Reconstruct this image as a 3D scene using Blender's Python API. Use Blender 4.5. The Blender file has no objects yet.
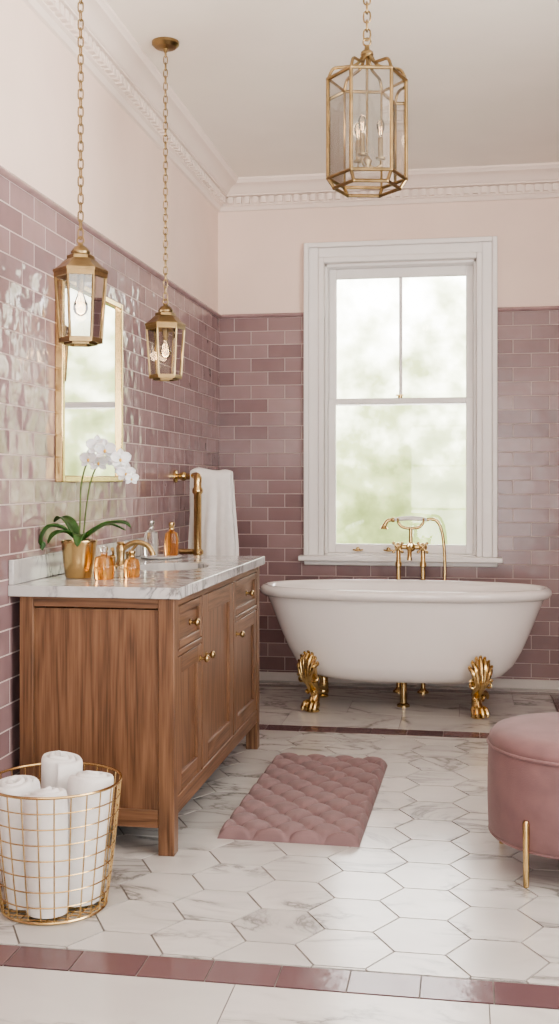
import bpy, bmesh, math, random
from math import sin, cos, pi, radians, sqrt
from mathutils import Vector, Matrix, noise
random.seed(7)
scene = bpy.context.scene
COL = scene.collection

# ------------------------------------------------------------------ materials
def new_mat(name):
    m = bpy.data.materials.new(name); m.use_nodes = True
    nt = m.node_tree; b = nt.nodes['Principled BSDF']
    return m, nt, b
def N(nt, t, **kw):
    n = nt.nodes.new(t)
    for k, v in kw.items():
        if k in n.inputs.keys(): n.inputs[k].default_value = v
        else: setattr(n, k, v)
    return n
def ramp(nt, stops, interp='LINEAR'):
    r = nt.nodes.new('ShaderNodeValToRGB'); cr = r.color_ramp; cr.interpolation = interp
    while len(cr.elements) < len(stops): cr.elements.new(0.5)
    for e, (p, c) in zip(cr.elements, stops):
        e.position = p; e.color = (c[0], c[1], c[2], 1)
    return r
def math_n(nt, op, a, b=None, c=None):
    n = nt.nodes.new('ShaderNodeMath'); n.operation = op
    for i, v in enumerate((a, b, c)):
        if v is None: continue
        if isinstance(v, (int, float)): n.inputs[i].default_value = v
        else: nt.links.new(v, n.inputs[i])
    return n.outputs[0]

def noisy(name, c, rough=0.5, var=0.08, scale=8, bump=0.0, bscale=60, metallic=0, **kw):
    m, nt, b = new_mat(name)
    tc = N(nt, 'ShaderNodeTexCoord')
    nz = N(nt, 'ShaderNodeTexNoise', Scale=scale, Detail=4.0)
    nt.links.new(tc.outputs['Object'], nz.inputs['Vector'])
    lo = [x * (1 - var) for x in c]; hi = [min(1, x * (1 + var)) for x in c]
    r = ramp(nt, [(0.3, lo), (0.7, hi)])
    nt.links.new(nz.outputs['Fac'], r.inputs['Fac'])
    nt.links.new(r.outputs['Color'], b.inputs['Base Color'])
    b.inputs['Roughness'].default_value = rough
    b.inputs['Metallic'].default_value = metallic
    for k, v in kw.items(): b.inputs[k.replace('_', ' ')].default_value = v
    if bump:
        n2 = N(nt, 'ShaderNodeTexNoise', Scale=bscale, Detail=3.0)
        nt.links.new(tc.outputs['Object'], n2.inputs['Vector'])
        bp = N(nt, 'ShaderNodeBump', Strength=bump, Distance=0.005)
        nt.links.new(n2.outputs['Fac'], bp.inputs['Height'])
        nt.links.new(bp.outputs['Normal'], b.inputs['Normal'])
    return m

M = {}
M['paint'] = noisy('pink_plaster', (0.85, 0.69, 0.605), 0.75, 0.03, 3, 0.05, 90)
M['ceil'] = noisy('ceiling_plaster', (0.93, 0.87, 0.79), 0.8, 0.02, 3)
M['crown'] = noisy('crown_plaster', (0.87, 0.755, 0.685), 0.6, 0.02, 3)
M['white'] = noisy('white_gloss_paint', (0.90, 0.87, 0.855), 0.35, 0.02, 5)
M['base'] = noisy('white_baseboard', (0.72, 0.68, 0.66), 0.35, 0.05, 5)
M['brass'] = noisy('aged_brass', (0.50, 0.365, 0.19), 0.27, 0.15, 25, 0.05, 50, metallic=1.0)
M['brassdark'] = noisy('antique_brass', (0.29, 0.21, 0.11), 0.33, 0.2, 25, 0.05, 50, metallic=1.0)
M['gold'] = noisy('polished_gold', (0.64, 0.47, 0.235), 0.22, 0.08, 20, metallic=1.0)
M['enamel'] = noisy('white_enamel', (0.90, 0.855, 0.835), 0.12, 0.01, 3, Coat_Weight=0.4)
M['porc'] = noisy('porcelain', (0.88, 0.86, 0.84), 0.12, 0.01, 3)
M['towel'] = noisy('terry_cotton', (0.88, 0.86, 0.85), 0.95, 0.03, 30, 0.7, 420, Sheen_Weight=0.3)
M['velvet'] = noisy('mauve_velvet', (0.215, 0.122, 0.124), 0.8, 0.12, 12, 0.25, 300, Sheen_Weight=0.15)
M['mat'] = noisy('mauve_tufted_velvet', (0.225, 0.142, 0.145), 0.8, 0.10, 14, 0.25, 300, Sheen_Weight=0.10)
M['leaf'] = noisy('orchid_leaf', (0.035, 0.10, 0.02), 0.35, 0.3, 20)
M['stem'] = noisy('orchid_stem', (0.10, 0.14, 0.04), 0.5, 0.3, 20)
M['petal'] = noisy('orchid_petal', (0.90, 0.87, 0.86), 0.5, 0.03, 30, Subsurface_Weight=0.2)
M['lip'] = noisy('orchid_lip', (0.75, 0.45, 0.10), 0.5, 0.2, 60)
M['soil'] = noisy('bark_soil', (0.06, 0.035, 0.02), 0.9, 0.4, 60, 1.0, 80)
M['grout'] = noisy('floor_grout', (0.22, 0.20, 0.19), 0.85, 0.1, 20)
M['dark'] = noisy('shadow_gap_wood', (0.05, 0.025, 0.015), 0.8, 0.2, 20)
M['capg'] = noisy('bottle_cap_metal', (0.6, 0.58, 0.55), 0.25, 0.1, 20, metallic=1.0)

def tile_mat(name, axis, wav, rbase):
    m, nt, b = new_mat(name)
    tc = N(nt, 'ShaderNodeTexCoord')
    sp = N(nt, 'ShaderNodeSeparateXYZ'); nt.links.new(tc.outputs['Object'], sp.inputs[0])
    z = math_n(nt, 'ADD', sp.outputs['Z'], 0.02)
    cb = N(nt, 'ShaderNodeCombineXYZ')
    nt.links.new(sp.outputs[axis], cb.inputs[0]); nt.links.new(z, cb.inputs[1])
    br = nt.nodes.new('ShaderNodeTexBrick')
    br.offset = 0.5; br.squash = 1.0
    br.inputs['Color1'].default_value = (0, 0, 0, 1); br.inputs['Color2'].default_value = (1, 1, 1, 1)
    br.inputs['Mortar'].default_value = (0.5, 0.5, 0.5, 1)
    br.inputs['Scale'].default_value = 1.0
    br.inputs['Mortar Size'].default_value = 0.0028
    br.inputs['Mortar Smooth'].default_value = 0.15
    br.inputs['Brick Width'].default_value = 0.215
    br.inputs['Row Height'].default_value = 0.085
    nt.links.new(cb.outputs[0], br.inputs['Vector'])
    tint = ramp(nt, [(0.0, (0.275, 0.176, 0.184)), (0.5, (0.340, 0.226, 0.233)), (1.0, (0.41, 0.284, 0.287))])
    nt.links.new(br.outputs['Color'], tint.inputs['Fac'])
    w = math_n(nt, 'MULTIPLY', br.outputs['Color'], 53.0)
    n1 = nt.nodes.new('ShaderNodeTexNoise'); n1.noise_dimensions = '4D'
    n1.inputs['Scale'].default_value = 9.0; n1.inputs['Detail'].default_value = 1.5
    nt.links.new(cb.outputs[0], n1.inputs['Vector']); nt.links.new(w, n1.inputs['W'])
    mixg = nt.nodes.new('ShaderNodeMix'); mixg.data_type = 'RGBA'; mixg.blend_type = 'MULTIPLY'
    mixg.inputs['Factor'].default_value = 0.25
    nt.links.new(tint.outputs['Color'], mixg.inputs[6]); nt.links.new(n1.outputs['Fac'], mixg.inputs[7])
    mx = nt.nodes.new('ShaderNodeMix'); mx.data_type = 'RGBA'
    nt.links.new(br.outputs['Fac'], mx.inputs['Factor'])
    nt.links.new(mixg.outputs[2], mx.inputs[6]); mx.inputs[7].default_value = (0.60, 0.49, 0.47, 1)
    nt.links.new(mx.outputs[2], b.inputs['Base Color'])
    ro = math_n(nt, 'MULTIPLY_ADD', br.outputs['Fac'], 0.6, rbase)
    nt.links.new(ro, b.inputs['Roughness'])
    bp1 = N(nt, 'ShaderNodeBump', Strength=0.75, Distance=wav)
    nt.links.new(n1.outputs['Fac'], bp1.inputs['Height'])
    bp2 = N(nt, 'ShaderNodeBump', Strength=0.8, Distance=0.003); bp2.invert = True
    nt.links.new(br.outputs['Fac'], bp2.inputs['Height'])
    nt.links.new(bp1.outputs['Normal'], bp2.inputs['Normal'])
    nt.links.new(bp2.outputs['Normal'], b.inputs['Normal'])
    return m
M['tileX'] = tile_mat('mauve_zellige_back', 'X', 0.004, 0.20)
M['tileY'] = tile_mat('mauve_zellige_side', 'Y', 0.014, 0.08)
M['liner'] = noisy('mauve_glazed_liner', (0.40, 0.27, 0.275), 0.12, 0.15, 12, 0.1, 12)

def marble_mat(name, base, vein, scale=1.6, rough=0.2, attr=True, strength=0.6, mlo=0.40, mhi=0.56):
    m, nt, b = new_mat(name)
    tc = N(nt, 'ShaderNodeTexCoord')
    vec = tc.outputs['Object']
    if attr:
        at = nt.nodes.new('ShaderNodeAttribute'); at.attribute_name = 'tile'
        sc = N(nt, 'ShaderNodeVectorMath', operation='SCALE'); sc.inputs['Scale'].default_value = 9.0
        nt.links.new(at.outputs['Color'], sc.inputs[0])
        ad = N(nt, 'ShaderNodeVectorMath', operation='ADD')
        nt.links.new(vec, ad.inputs[0]); nt.links.new(sc.outputs[0], ad.inputs[1]); vec = ad.outputs[0]
    mpv = nt.nodes.new('ShaderNodeMapping'); mpv.inputs['Rotation'].default_value = (0, 0, 0.7); mpv.inputs['Scale'].default_value = (1.0, 2.2, 1.0)
    nt.links.new(vec, mpv.inputs['Vector']); vec = mpv.outputs[0]
    n0 = N(nt, 'ShaderNodeTexNoise', Scale=scale, Detail=7.0, Distortion=0.9)
    n0.inputs['Roughness'].default_value = 0.58
    nt.links.new(vec, n0.inputs['Vector'])
    d = math_n(nt, 'ABSOLUTE', math_n(nt, 'SUBTRACT', n0.outputs['Fac'], 0.5))
    rv = ramp(nt, [(0.0, (1, 1, 1)), (0.010, (0.62, 0.62, 0.62)), (0.03, (0.22, 0.22, 0.22)), (0.09, (0, 0, 0))])
    nt.links.new(d, rv.inputs['Fac'])
    n1 = N(nt, 'ShaderNodeTexNoise', Scale=scale * 1.1, Detail=3.0); nt.links.new(vec, n1.inputs['Vector'])
    msk = ramp(nt, [(mlo, (0, 0, 0)), (mhi, (1, 1, 1))]); nt.links.new(n1.outputs['Fac'], msk.inputs['Fac'])
    f = math_n(nt, 'MULTIPLY', rv.outputs['Color'], msk.outputs['Color'])
    f = math_n(nt, 'MULTIPLY', f, strength)
    cl = ramp(nt, [(0.35, [x * 0.87 for x in base]), (0.6, base)])
    nt.links.new(n1.outputs['Fac'], cl.inputs['Fac'])
    mx = nt.nodes.new('ShaderNodeMix'); mx.data_type = 'RGBA'
    nt.links.new(f, mx.inputs['Factor']); nt.links.new(cl.outputs['Color'], mx.inputs[6])
    mx.inputs[7].default_value = (*vein, 1)
    out = mx.outputs[2]
    if attr:
        v = N(nt, 'ShaderNodeSeparateColor'); nt.links.new(at.outputs['Color'], v.inputs[0])
        k = math_n(nt, 'MULTIPLY_ADD', v.outputs[0], 0.14, 0.89)
        hs = nt.nodes.new('ShaderNodeHueSaturation'); nt.links.new(k, hs.inputs['Value'])
        nt.links.new(out, hs.inputs['Color']); out = hs.outputs['Color']
    nt.links.new(out, b.inputs['Base Color'])
    b.inputs['Roughness'].default_value = rough
    return m
M['marble'] = marble_mat('carrara_floor', (0.64, 0.62, 0.60), (0.17, 0.16, 0.152), 1.5, 0.2, True, 0.82)
M['counter'] = marble_mat('carrara_counter', (0.55, 0.54, 0.535), (0.13, 0.13, 0.135), 3.6, 0.14, False, 0.92, 0.36, 0.52)

def border_mat():
    m, nt, b = new_mat('mauve_border_tile')
    at = nt.nodes.new('ShaderNodeAttribute'); at.attribute_name = 'tile'
    v = N(nt, 'ShaderNodeSeparateColor'); nt.links.new(at.outputs['Color'], v.inputs[0])
    r = ramp(nt, [(0, (0.125, 0.070, 0.077)), (1, (0.190, 0.116, 0.122))])
    nt.links.new(v.outputs[0], r.inputs['Fac'])
    tc = N(nt, 'ShaderNodeTexCoord'); nz = N(nt, 'ShaderNodeTexNoise', Scale=14.0, Detail=3.0)
    nt.links.new(tc.outputs['Object'], nz.inputs['Vector'])
    nt.links.new(r.outputs['Color'], b.inputs['Base Color'])
    b.inputs['Roughness'].default_value = 0.14
    bp = N(nt, 'ShaderNodeBump', Strength=0.3, Distance=0.005)
    nt.links.new(nz.outputs['Fac'], bp.inputs['Height']); nt.links.new(bp.outputs['Normal'], b.inputs['Normal'])
    return m
M['border'] = border_mat()

def wood_mat(name, axis):
    m, nt, b = new_mat(name)
    tc = N(nt, 'ShaderNodeTexCoord'); mp = nt.nodes.new('ShaderNodeMapping')
    s = [9.0, 9.0, 9.0]; s['XYZ'.index(axis)] = 0.8
    mp.inputs['Scale'].default_value = s
    nt.links.new(tc.outputs['Object'], mp.inputs['Vector'])
    n0 = N(nt, 'ShaderNodeTexNoise', Scale=1.0, Detail=1.5); nt.links.new(mp.outputs[0], n0.inputs['Vector'])
    w = math_n(nt, 'PINGPONG', math_n(nt, 'MULTIPLY', n0.outputs['Fac'], 16.0), 1.0)
    s2 = [150.0, 150.0, 150.0]; s2['XYZ'.index(axis)] = 5.0
    mp2 = nt.nodes.new('ShaderNodeMapping'); mp2.inputs['Scale'].default_value = s2
    nt.links.new(tc.outputs['Object'], mp2.inputs['Vector'])
    n1 = N(nt, 'ShaderNodeTexNoise', Scale=1.0, Detail=3.0); nt.links.new(mp2.outputs[0], n1.inputs['Vector'])
    f = math_n(nt, 'ADD', math_n(nt, 'MULTIPLY', w, 0.26), math_n(nt, 'MULTIPLY', n1.outputs['Fac'], 0.82))
    r = ramp(nt, [(0.28, (0.088, 0.042, 0.022)), (0.55, (0.172, 0.088, 0.047)), (0.82, (0.245, 0.135, 0.077))])
    nt.links.new(f, r.inputs['Fac']); nt.links.new(r.outputs['Color'], b.inputs['Base Color'])
    b.inputs['Roughness'].default_value = 0.42
    bp = N(nt, 'ShaderNodeBump', Strength=0.2, Distance=0.002)
    nt.links.new(n1.outputs['Fac'], bp.inputs['Height']); nt.links.new(bp.outputs['Normal'], b.inputs['Normal'])
    return m
M['woodZ'] = wood_mat('oak_vertical', 'Z')
M['woodY'] = wood_mat('oak_horizontal', 'Y')
M['woodX'] = wood_mat('oak_crosswise', 'X')

def thin_glass(name, tint=(1, 1, 1), base=0.04, rough=0.02):
    m = bpy.data.materials.new(name); m.use_nodes = True; nt = m.node_tree; nt.nodes.clear()
    o = nt.nodes.new('ShaderNodeOutputMaterial'); mx = nt.nodes.new('ShaderNodeMixShader')
    t = nt.nodes.new('ShaderNodeBsdfTransparent'); t.inputs[0].default_value = (*tint, 1)
    g = nt.nodes.new('ShaderNodeBsdfGlossy'); g.inputs['Roughness'].default_value = rough
    fr = nt.nodes.new('ShaderNodeFresnel'); fr.inputs['IOR'].default_value = 1.5
    nt.links.new(math_n(nt, 'ADD', fr.outputs[0], base), mx.inputs[0])
    nt.links.new(t.outputs[0], mx.inputs[1]); nt.links.new(g.outputs[0], mx.inputs[2])
    nt.links.new(mx.outputs[0], o.inputs[0])
    return m
M['pane'] = thin_glass('window_glass', (1, 1, 1), 0.0)
M['lglass'] = thin_glass('lantern_glass', (0.80, 0.79, 0.765), 0.05)
M['bulb'] = thin_glass('bulb_glass', (0.95, 0.88, 0.78), 0.05)
def glassy(name, c, rough=0.02, ior=1.4):
    m, nt, b = new_mat(name)
    b.inputs['Base Color'].default_value = (*c, 1); b.inputs['Transmission Weight'].default_value = 0.96
    b.inputs['Roughness'].default_value = rough; b.inputs['IOR'].default_value = ior
    return m
M['amber'] = glassy('amber_perfume', (1.0, 0.50, 0.16))
M['clear'] = glassy('clear_bottle_glass', (0.95, 0.94, 0.93))
m, nt, b = new_mat('mirror_silver'); b.inputs['Base Color'].default_value = (0.86, 0.85, 0.84, 1)
b.inputs['Metallic'].default_value = 1; b.inputs['Roughness'].default_value = 0.02; M['mirror'] = m
m, nt, b = new_mat('warm_filament'); b.inputs['Base Color'].default_value = (1, .7, .4, 1)
b.inputs['Emission Color'].default_value = (1, 0.72, 0.42, 1); b.inputs['Emission Strength'].default_value = 4; M['fil'] = m

# ------------------------------------------------------------------ geometry helpers
def catmull(pts, n=6, cyclic=False):
    P = [Vector(p) for p in pts]; out = []
    L = len(P); rng = range(L if cyclic else L - 1)
    for i in rng:
        if cyclic: p0, p1, p2, p3 = P[(i-1) % L], P[i], P[(i+1) % L], P[(i+2) % L]
        else:
            p1, p2 = P[i], P[i+1]
            p0 = P[i-1] if i > 0 else p1 * 2 - p2
            p3 = P[i+2] if i + 2 < L else p2 * 2 - p1
        for k in range(n):
            t = k / n
            out.append(0.5 * ((2*p1) + (-p0+p2)*t + (2*p0-5*p1+4*p2-p3)*t*t + (-p0+3*p1-3*p2+p3)*t**3))
    if not cyclic: out.append(P[-1])
    return out

class Part:
    def __init__(s): s.bm = bmesh.new()
    def box(s, a, b):
        x0, y0, z0 = a; x1, y1, z1 = b
        v = [s.bm.verts.new(p) for p in ((x0,y0,z0),(x1,y0,z0),(x1,y1,z0),(x0,y1,z0),(x0,y0,z1),(x1,y0,z1),(x1,y1,z1),(x0,y1,z1))]
        for f in ((3,2,1,0),(4,5,6,7),(0,1,5,4),(1,2,6,5),(2,3,7,6),(3,0,4,7)): s.bm.faces.new([v[i] for i in f])
        return s
    def rings(s, rings, closed=False, cap=True):
        R = [[s.bm.verts.new(p) for p in r] for r in rings]; n = len(R[0])
        m = len(R)
        for i in range(m if closed else m-1):
            a, b = R[i], R[(i+1) % m]
            for k in range(n):
                s.bm.faces.new((a[k], a[(k+1) % n], b[(k+1) % n], b[k]))
        if cap and not closed:
            s.bm.faces.new(list(reversed(R[0]))); s.bm.faces.new(R[-1])
        return s
    def tube(s, pts, r, segs=10, cyclic=False, cap=True, smooth=0):
        if smooth:
            if isinstance(r, (list, tuple)):
                rr = [];
                for i in range(len(r)-1):
                    for k in range(smooth): rr.append(r[i] + (r[i+1]-r[i])*k/smooth)
                rr.append(r[-1]); r = rr
            pts = catmull(pts, smooth, cyclic)
        P = [Vector(p) for p in pts]; n = len(P)
        if not isinstance(r, (list, tuple)): r = [r]*n
        T = []
        for i in range(n):
            if cyclic: t = P[(i+1) % n] - P[i-1]
            elif i == 0: t = P[1]-P[0]
            elif i == n-1: t = P[-1]-P[-2]
            else: t = (P[i+1]-P[i]).normalized() + (P[i]-P[i-1]).normalized()
            T.append(t.normalized())
        up = Vector((0,0,1)) if abs(T[0].z) < 0.9 else Vector((1,0,0))
        u = T[0].cross(up).normalized(); rings = []
        for i in range(n):
            u = (u - T[i]*u.dot(T[i])).normalized(); v = T[i].cross(u)
            rings.append([P[i] + (u*cos(2*pi*k/segs) + v*sin(2*pi*k/segs))*r[i] for k in range(segs)])
        return s.rings(rings, closed=cyclic, cap=cap)
    def cyl(s, p0, p1, r0, r1=None, segs=20):
        return s.tube([p0, p1], [r0, r0 if r1 is None else r1], segs)
    def lathe(s, prof, c=(0,0,0), segs=32, sx=1, sy=1, rot=0, cap=True):
        rings = [[(c[0]+max(r,1e-5)*sx*cos(rot+2*pi*k/segs), c[1]+max(r,1e-5)*sy*sin(rot+2*pi*k/segs), c[2]+z) for k in range(segs)] for r, z in prof]
        return s.rings(rings, cap=cap)
    def sphere(s, c, r, sx=1, sy=1, sz=1, seg=16):
        ret = bmesh.ops.create_uvsphere(s.bm, u_segments=seg, v_segments=max(6, seg*2//3), radius=r)
        for v in ret['verts']: v.co = Vector((v.co.x*sx+c[0], v.co.y*sy+c[1], v.co.z*sz+c[2]))
        return s
    def torus(s, c, R, r, axis='Z', segs=32, rs=8, sq=1.0):
        pts = []
        for k in range(segs):
            a = 2*pi*k/segs; x, y = R*cos(a), R*sin(a)*sq
            pts.append({'Z': (c[0]+x, c[1]+y, c[2]), 'X': (c[0], c[1]+x, c[2]+y), 'Y': (c[0]+x, c[1], c[2]+y)}[axis])
        return s.tube(pts, r, rs, cyclic=True)
    def grid(s, f, nu, nv):
        V = [[s.bm.verts.new(f(i/nu, j/nv)) for j in range(nv+1)] for i in range(nu+1)]
        for i in range(nu):
            for j in range(nv): s.bm.faces.new((V[i][j], V[i+1][j], V[i+1][j+1], V[i][j+1]))
        return s
    def done(s, name, mat, parent=None, smooth=True, bevel=0, loc=None, angle=40, solid=0, sub=0):
        bmesh.ops.recalc_face_normals(s.bm, faces=s.bm.faces[:]) if not solid else None
        me = bpy.data.meshes.new(name); s.bm.to_mesh(me); s.bm.free()
        o = bpy.data.objects.new(name, me); COL.objects.link(o)
        for mm in (mat if isinstance(mat, (list, tuple)) else [mat]): me.materials.append(mm)
        if smooth:
            me.shade_smooth(); me.set_sharp_from_angle(angle=radians(angle))
        if solid:
            md = o.modifiers.new('solid', 'SOLIDIFY'); md.thickness = solid; md.offset = 0
        if bevel:
            md = o.modifiers.new('bevel', 'BEVEL'); md.width = bevel; md.segments = 2; md.limit_method = 'ANGLE'
        if sub:
            md = o.modifiers.new('sub', 'SUBSURF'); md.levels = sub; md.render_levels = sub
        if parent: o.parent = parent
        if loc: o.location = loc
        return o
def empty(name, loc=(0,0,0), rz=0):
    o = bpy.data.objects.new(name, None); COL.objects.link(o); o.location = loc; o.rotation_euler[2] = rz
    o.empty_display_size = 0.1
    return o

# ------------------------------------------------------------------ room shell
XR, YF, YB, H = 3.3, -1.6, 6.8, 3.12
TT = 2.275
WX0, WX1, WZ0, WZ1 = 0.68, 1.61, 0.79, 2.60
TH = 0.012
wl = Part().box((-0.2, YF-0.2, -0.1), (0, YB+0.2, H)).done('wall_left', M['paint'], smooth=False)
Part().box((0, YF, 0), (TH, YB, TT)).done('tile_field', M['tileY'], wl, smooth=False)
p = Part()
p.box((0, YB, -0.1), (WX0, YB+0.2, H)).box((WX1, YB, -0.1), (XR, YB+0.2, H))
p.box((WX0, YB, -0.1), (WX1, YB+0.2, WZ0)).box((WX0, YB, WZ1), (WX1, YB+0.2, H))
wb = p.done('wall_back', M['paint'], smooth=False)
p = Part()
p.box((TH, YB-TH, 0), (WX0, YB, TT)).box((WX1, YB-TH, 0), (XR, YB, TT)).box((WX0, YB-TH, 0), (WX1, YB, WZ0-0.03))
p.done('tile_field', M['tileX'], wb, smooth=False)
RY0, RY1, RZ0, RZ1 = 0.6, 3.2, 0.75, 2.75
p = Part()
p.box((XR, YF-0.2, -0.1), (XR+0.2, RY0, H)).box((XR, RY1, -0.1), (XR+0.2, YB+0.2, H))
p.box((XR, RY0, -0.1), (XR+0.2, RY1, RZ0)).box((XR, RY0, RZ1), (XR+0.2, RY1, H))
wr = p.done('wall_right', M['paint'], smooth=False)
p = Part()
p.box((XR-TH, YF, 0), (XR, RY0-.1, TT)).box((XR-TH, RY1+.1, 0), (XR, YB-TH, TT)).box((XR-TH, RY0-.1, 0), (XR, RY1+.1, RZ0-.06))
p.done('tile_field', M['tileY'], wr, smooth=False)
DX0, DX1, DZ = 0.7, 2.6, 2.6
p = Part()
p.box((0, YF-0.2, -0.1), (DX0, YF, H)).box((DX1, YF-0.2, -0.1), (XR, YF, H)).box((DX0, YF-0.2, DZ), (DX1, YF, H))
p.done('wall_front', M['paint'], smooth=False)
Part().box((-0.2, YF-0.2, H), (XR+0.2, YB+0.2, H+0.15)).done('ceiling', M['ceil'], smooth=False)
floor = Part().box((-0.2, YF-0.2, -0.12), (XR+0.2, YB+0.2, -0.003)).done('floor', M['grout'], smooth=False)

Part().box((TH, YF, 0), (TH+0.014, YB-TH, 0.055)).done('baseboard_left', M['base'], bevel=0.004)
Part().box((TH, YB-TH-0.014, 0), (XR-TH, YB-TH, 0.055)).done('baseboard_back', M['base'], bevel=0.004)
Part().box((XR-TH-0.014, YF, 0), (XR-TH, YB-TH, 0.055)).done('baseboard_right', M['base'], bevel=0.004)

lp = [(0.0, 0.0), (0.026, 0.002), (0.032, 0.012), (0.026, 0.022), (0.0, 0.028)]
def prism(part, prof, p0, p1, out):
    o = Vector(out)
    part.rings([[Vector(q) + o*a + Vector((0,0,b)) for a, b in prof] for q in (p0, p1)])
Lp = Part(); prism(Lp, lp, (0, YF, TT), (0, YB, TT), (1,0,0)); Lp.done('trim_1', M['liner'], angle=60)
Lp = Part(); prism(Lp, lp, (0.03, YB, TT), (WX0-0.124, YB, TT), (0,-1,0)); prism(Lp, lp, (WX1+0.124, YB, TT), (XR, YB, TT), (0,-1,0)); Lp.done('trim_2', M['liner'], angle=60)

cp = [(0, 0), (0.165, 0), (0.165, -0.012), (0.155, -0.02), (0.15, -0.03), (0.128, -0.036), (0.105, -0.05), (0.088, -0.070), (0.080, -0.078),
      (0.074, -0.080), (0.074, -0.088), (0.04, -0.092), (0.04, -0.140), (0.026, -0.146), (0.02, -0.158), (0.014, -0.166), (0.0, -0.17)]
def crown(name, p0, p1, out, along, L):
    P = Part(); prism(P, cp, p0, p1, out)
    o = Vector(out); a = Vector(along); n = int(L/0.052)-2
    for i in range(n):
        c = Vector(p0) + a*(0.08 + i*0.052)
        q0 = c + o*0.035 + Vector((0,0,-0.134)); q1 = c + a*0.030 + o*0.066 + Vector((0,0,-0.094))
        P.box([min(q0[k], q1[k]) for k in range(3)], [max(q0[k], q1[k]) for k in range(3)])
    P.done(name, M['crown'], angle=30)
crown('trim_3', (0, YF, H), (0, YB, H), (1,0,0), (0,1,0), YB-YF)
crown('trim_4', (0, YB, H), (XR, YB, H), (0,-1,0), (1,0,0), XR)
crown('trim_5', (XR, YF, H), (XR, YB, H), (-1,0,0), (0,1,0), YB-YF)

# ------------------------------------------------------------------ floor tiling
def clip(poly, x0, x1, y0, y1):
    def c(poly, ax, v, keep_gt):
        out = []
        for i in range(len(poly)):
            a, b = poly[i], poly[(i+1) % len(poly)]
            ia = (a[ax] >= v) if keep_gt else (a[ax] <= v); ib = (b[ax] >= v) if keep_gt else (b[ax] <= v)
            if ia: out.append(a)
            if ia != ib:
                t = (v-a[ax])/(b[ax]-a[ax]); out.append((a[0]+(b[0]-a[0])*t, a[1]+(b[1]-a[1])*t))
        return out
    for ax, v, g in ((0,x0,True),(0,x1,False),(1,y0,True),(1,y1,False)):
        if len(poly) < 3: return []
        poly = c(poly, ax, v, g)
    return poly
def tiles(name, polys, mat):
    bm = bmesh.new(); lay = bm.loops.layers.float_color.new('tile')
    for poly in polys:
        if len(poly) < 3: continue
        ar = abs(sum(poly[i][0]*poly[(i+1)%len(poly)][1]-poly[(i+1)%len(poly)][0]*poly[i][1] for i in range(len(poly))))/2
        if ar < 1e-4: continue
        col = (random.random(), random.random(), random.random(), 1)
        t = [bm.verts.new((x, y, 0)) for x, y in poly]; d = [bm.verts.new((x, y, -0.004)) for x, y in poly]
        fs = [bm.faces.new(t)]
        for i in range(len(poly)): fs.append(bm.faces.new((d[i], d[(i+1)%len(poly)], t[(i+1)%len(poly)], t[i])))
        for f in fs:
            for l in f.loops: l[lay] = col
    bmesh.ops.recalc_face_normals(bm, faces=bm.faces[:])
    me = bpy.data.meshes.new(name); bm.to_mesh(me); bm.free()
    o = bpy.data.objects.new(name, me); COL.objects.link(o); me.materials.append(mat); o.parent = floor
    return o
def rects(x0, x1, y0, y1, w, d, g=0.003, stag=0.0, ox=0.0):
    out = []; j = 0; y = y0
    while y < y1 - 1e-6:
        x = x0 - w + ox - (stag*w if j % 2 else 0)
        while x < x1:
            out.append(clip([(x+g/2, y+g/2), (x+w-g/2, y+g/2), (x+w-g/2, y+d-g/2), (x+g/2, y+d-g/2)], x0, x1, y0+g/2, y1-g/2)); x += w
        y += d; j += 1
    return out
X0, X1 = TH, XR-TH
F = 0.232; S = F/sqrt(3); g = 0.0058
hexes = []
i = 0; cx = 0.02
while cx < X1 + S:
    cy = 2.7 + (F/2 if i % 2 else 0)
    while cy < 5.6:
        hexes.append(clip([(cx+(S-g*0.58)*cos(pi/3*k), cy+(S-g*0.58)*sin(pi/3*k)) for k in range(6)], X0, X1, 2.807, 5.435)); cy += F
    cx += 1.5*S; i += 1
tiles('hex_tiles', hexes, M['marble'])
tiles('slab_tiles', rects(X0, X1, YF, 2.675, 0.62, 0.62, ox=0.35, stag=0.5) + rects(X0, 2.03, 5.565, 6.59, 0.6, 0.35, stag=.5)
      + rects(2.135, X1, 5.565, YB-TH, 0.6, 0.35, stag=.5) + rects(X0, 2.135, 6.68, YB-TH, 0.6, 0.2), M['marble'])
tiles('border_tiles', rects(X0, X1, 2.68, 2.80, 0.178, 0.12, g=0.004) + rects(X0, X1, 5.44, 5.56, 0.178, 0.12, g=0.004)
      + rects(X0, 2.135, 6.595, 6.675, 0.178, 0.08, g=0.004) + rects(2.035, 2.13, 5.565, 6.59, 0.095, 0.178, g=0.004), M['border'])

# ------------------------------------------------------------------ sash window (back wall)
w = empty('window_1', (0, 0, 0))
CW = 0.124; y0 = YB - TH
p = Part()
ox0, ox1, oz1 = WX0-CW, WX1+CW, WZ1+CW
for (inset, wd, d) in ((0.0, 0.030, 0.050), (0.030, 0.060, 0.030), (0.090, 0.034, 0.040)):
    a0, a1, b1 = ox0+inset, ox1-inset, oz1-inset
    p.box((a0, y0-d, WZ0), (a0+wd, YB+0.001, b1)); p.box((a1-wd, y0-d, WZ0), (a1, YB+0.001, b1)); p.box((a0+wd, y0-d, b1-wd), (a1-wd, YB+0.001, b1))
p.done('casing', M['white'], w, bevel=0.005)
p = Part().box((ox0-0.03, y0-0.085, WZ0-0.032), (ox1+0.03, YB+0.05, WZ0)).box((ox0, y0-0.035, WZ0-0.06), (ox1, YB, WZ0-0.032))
p.done('sill', M['white'], w, bevel=0.006)
p = Part()
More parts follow.
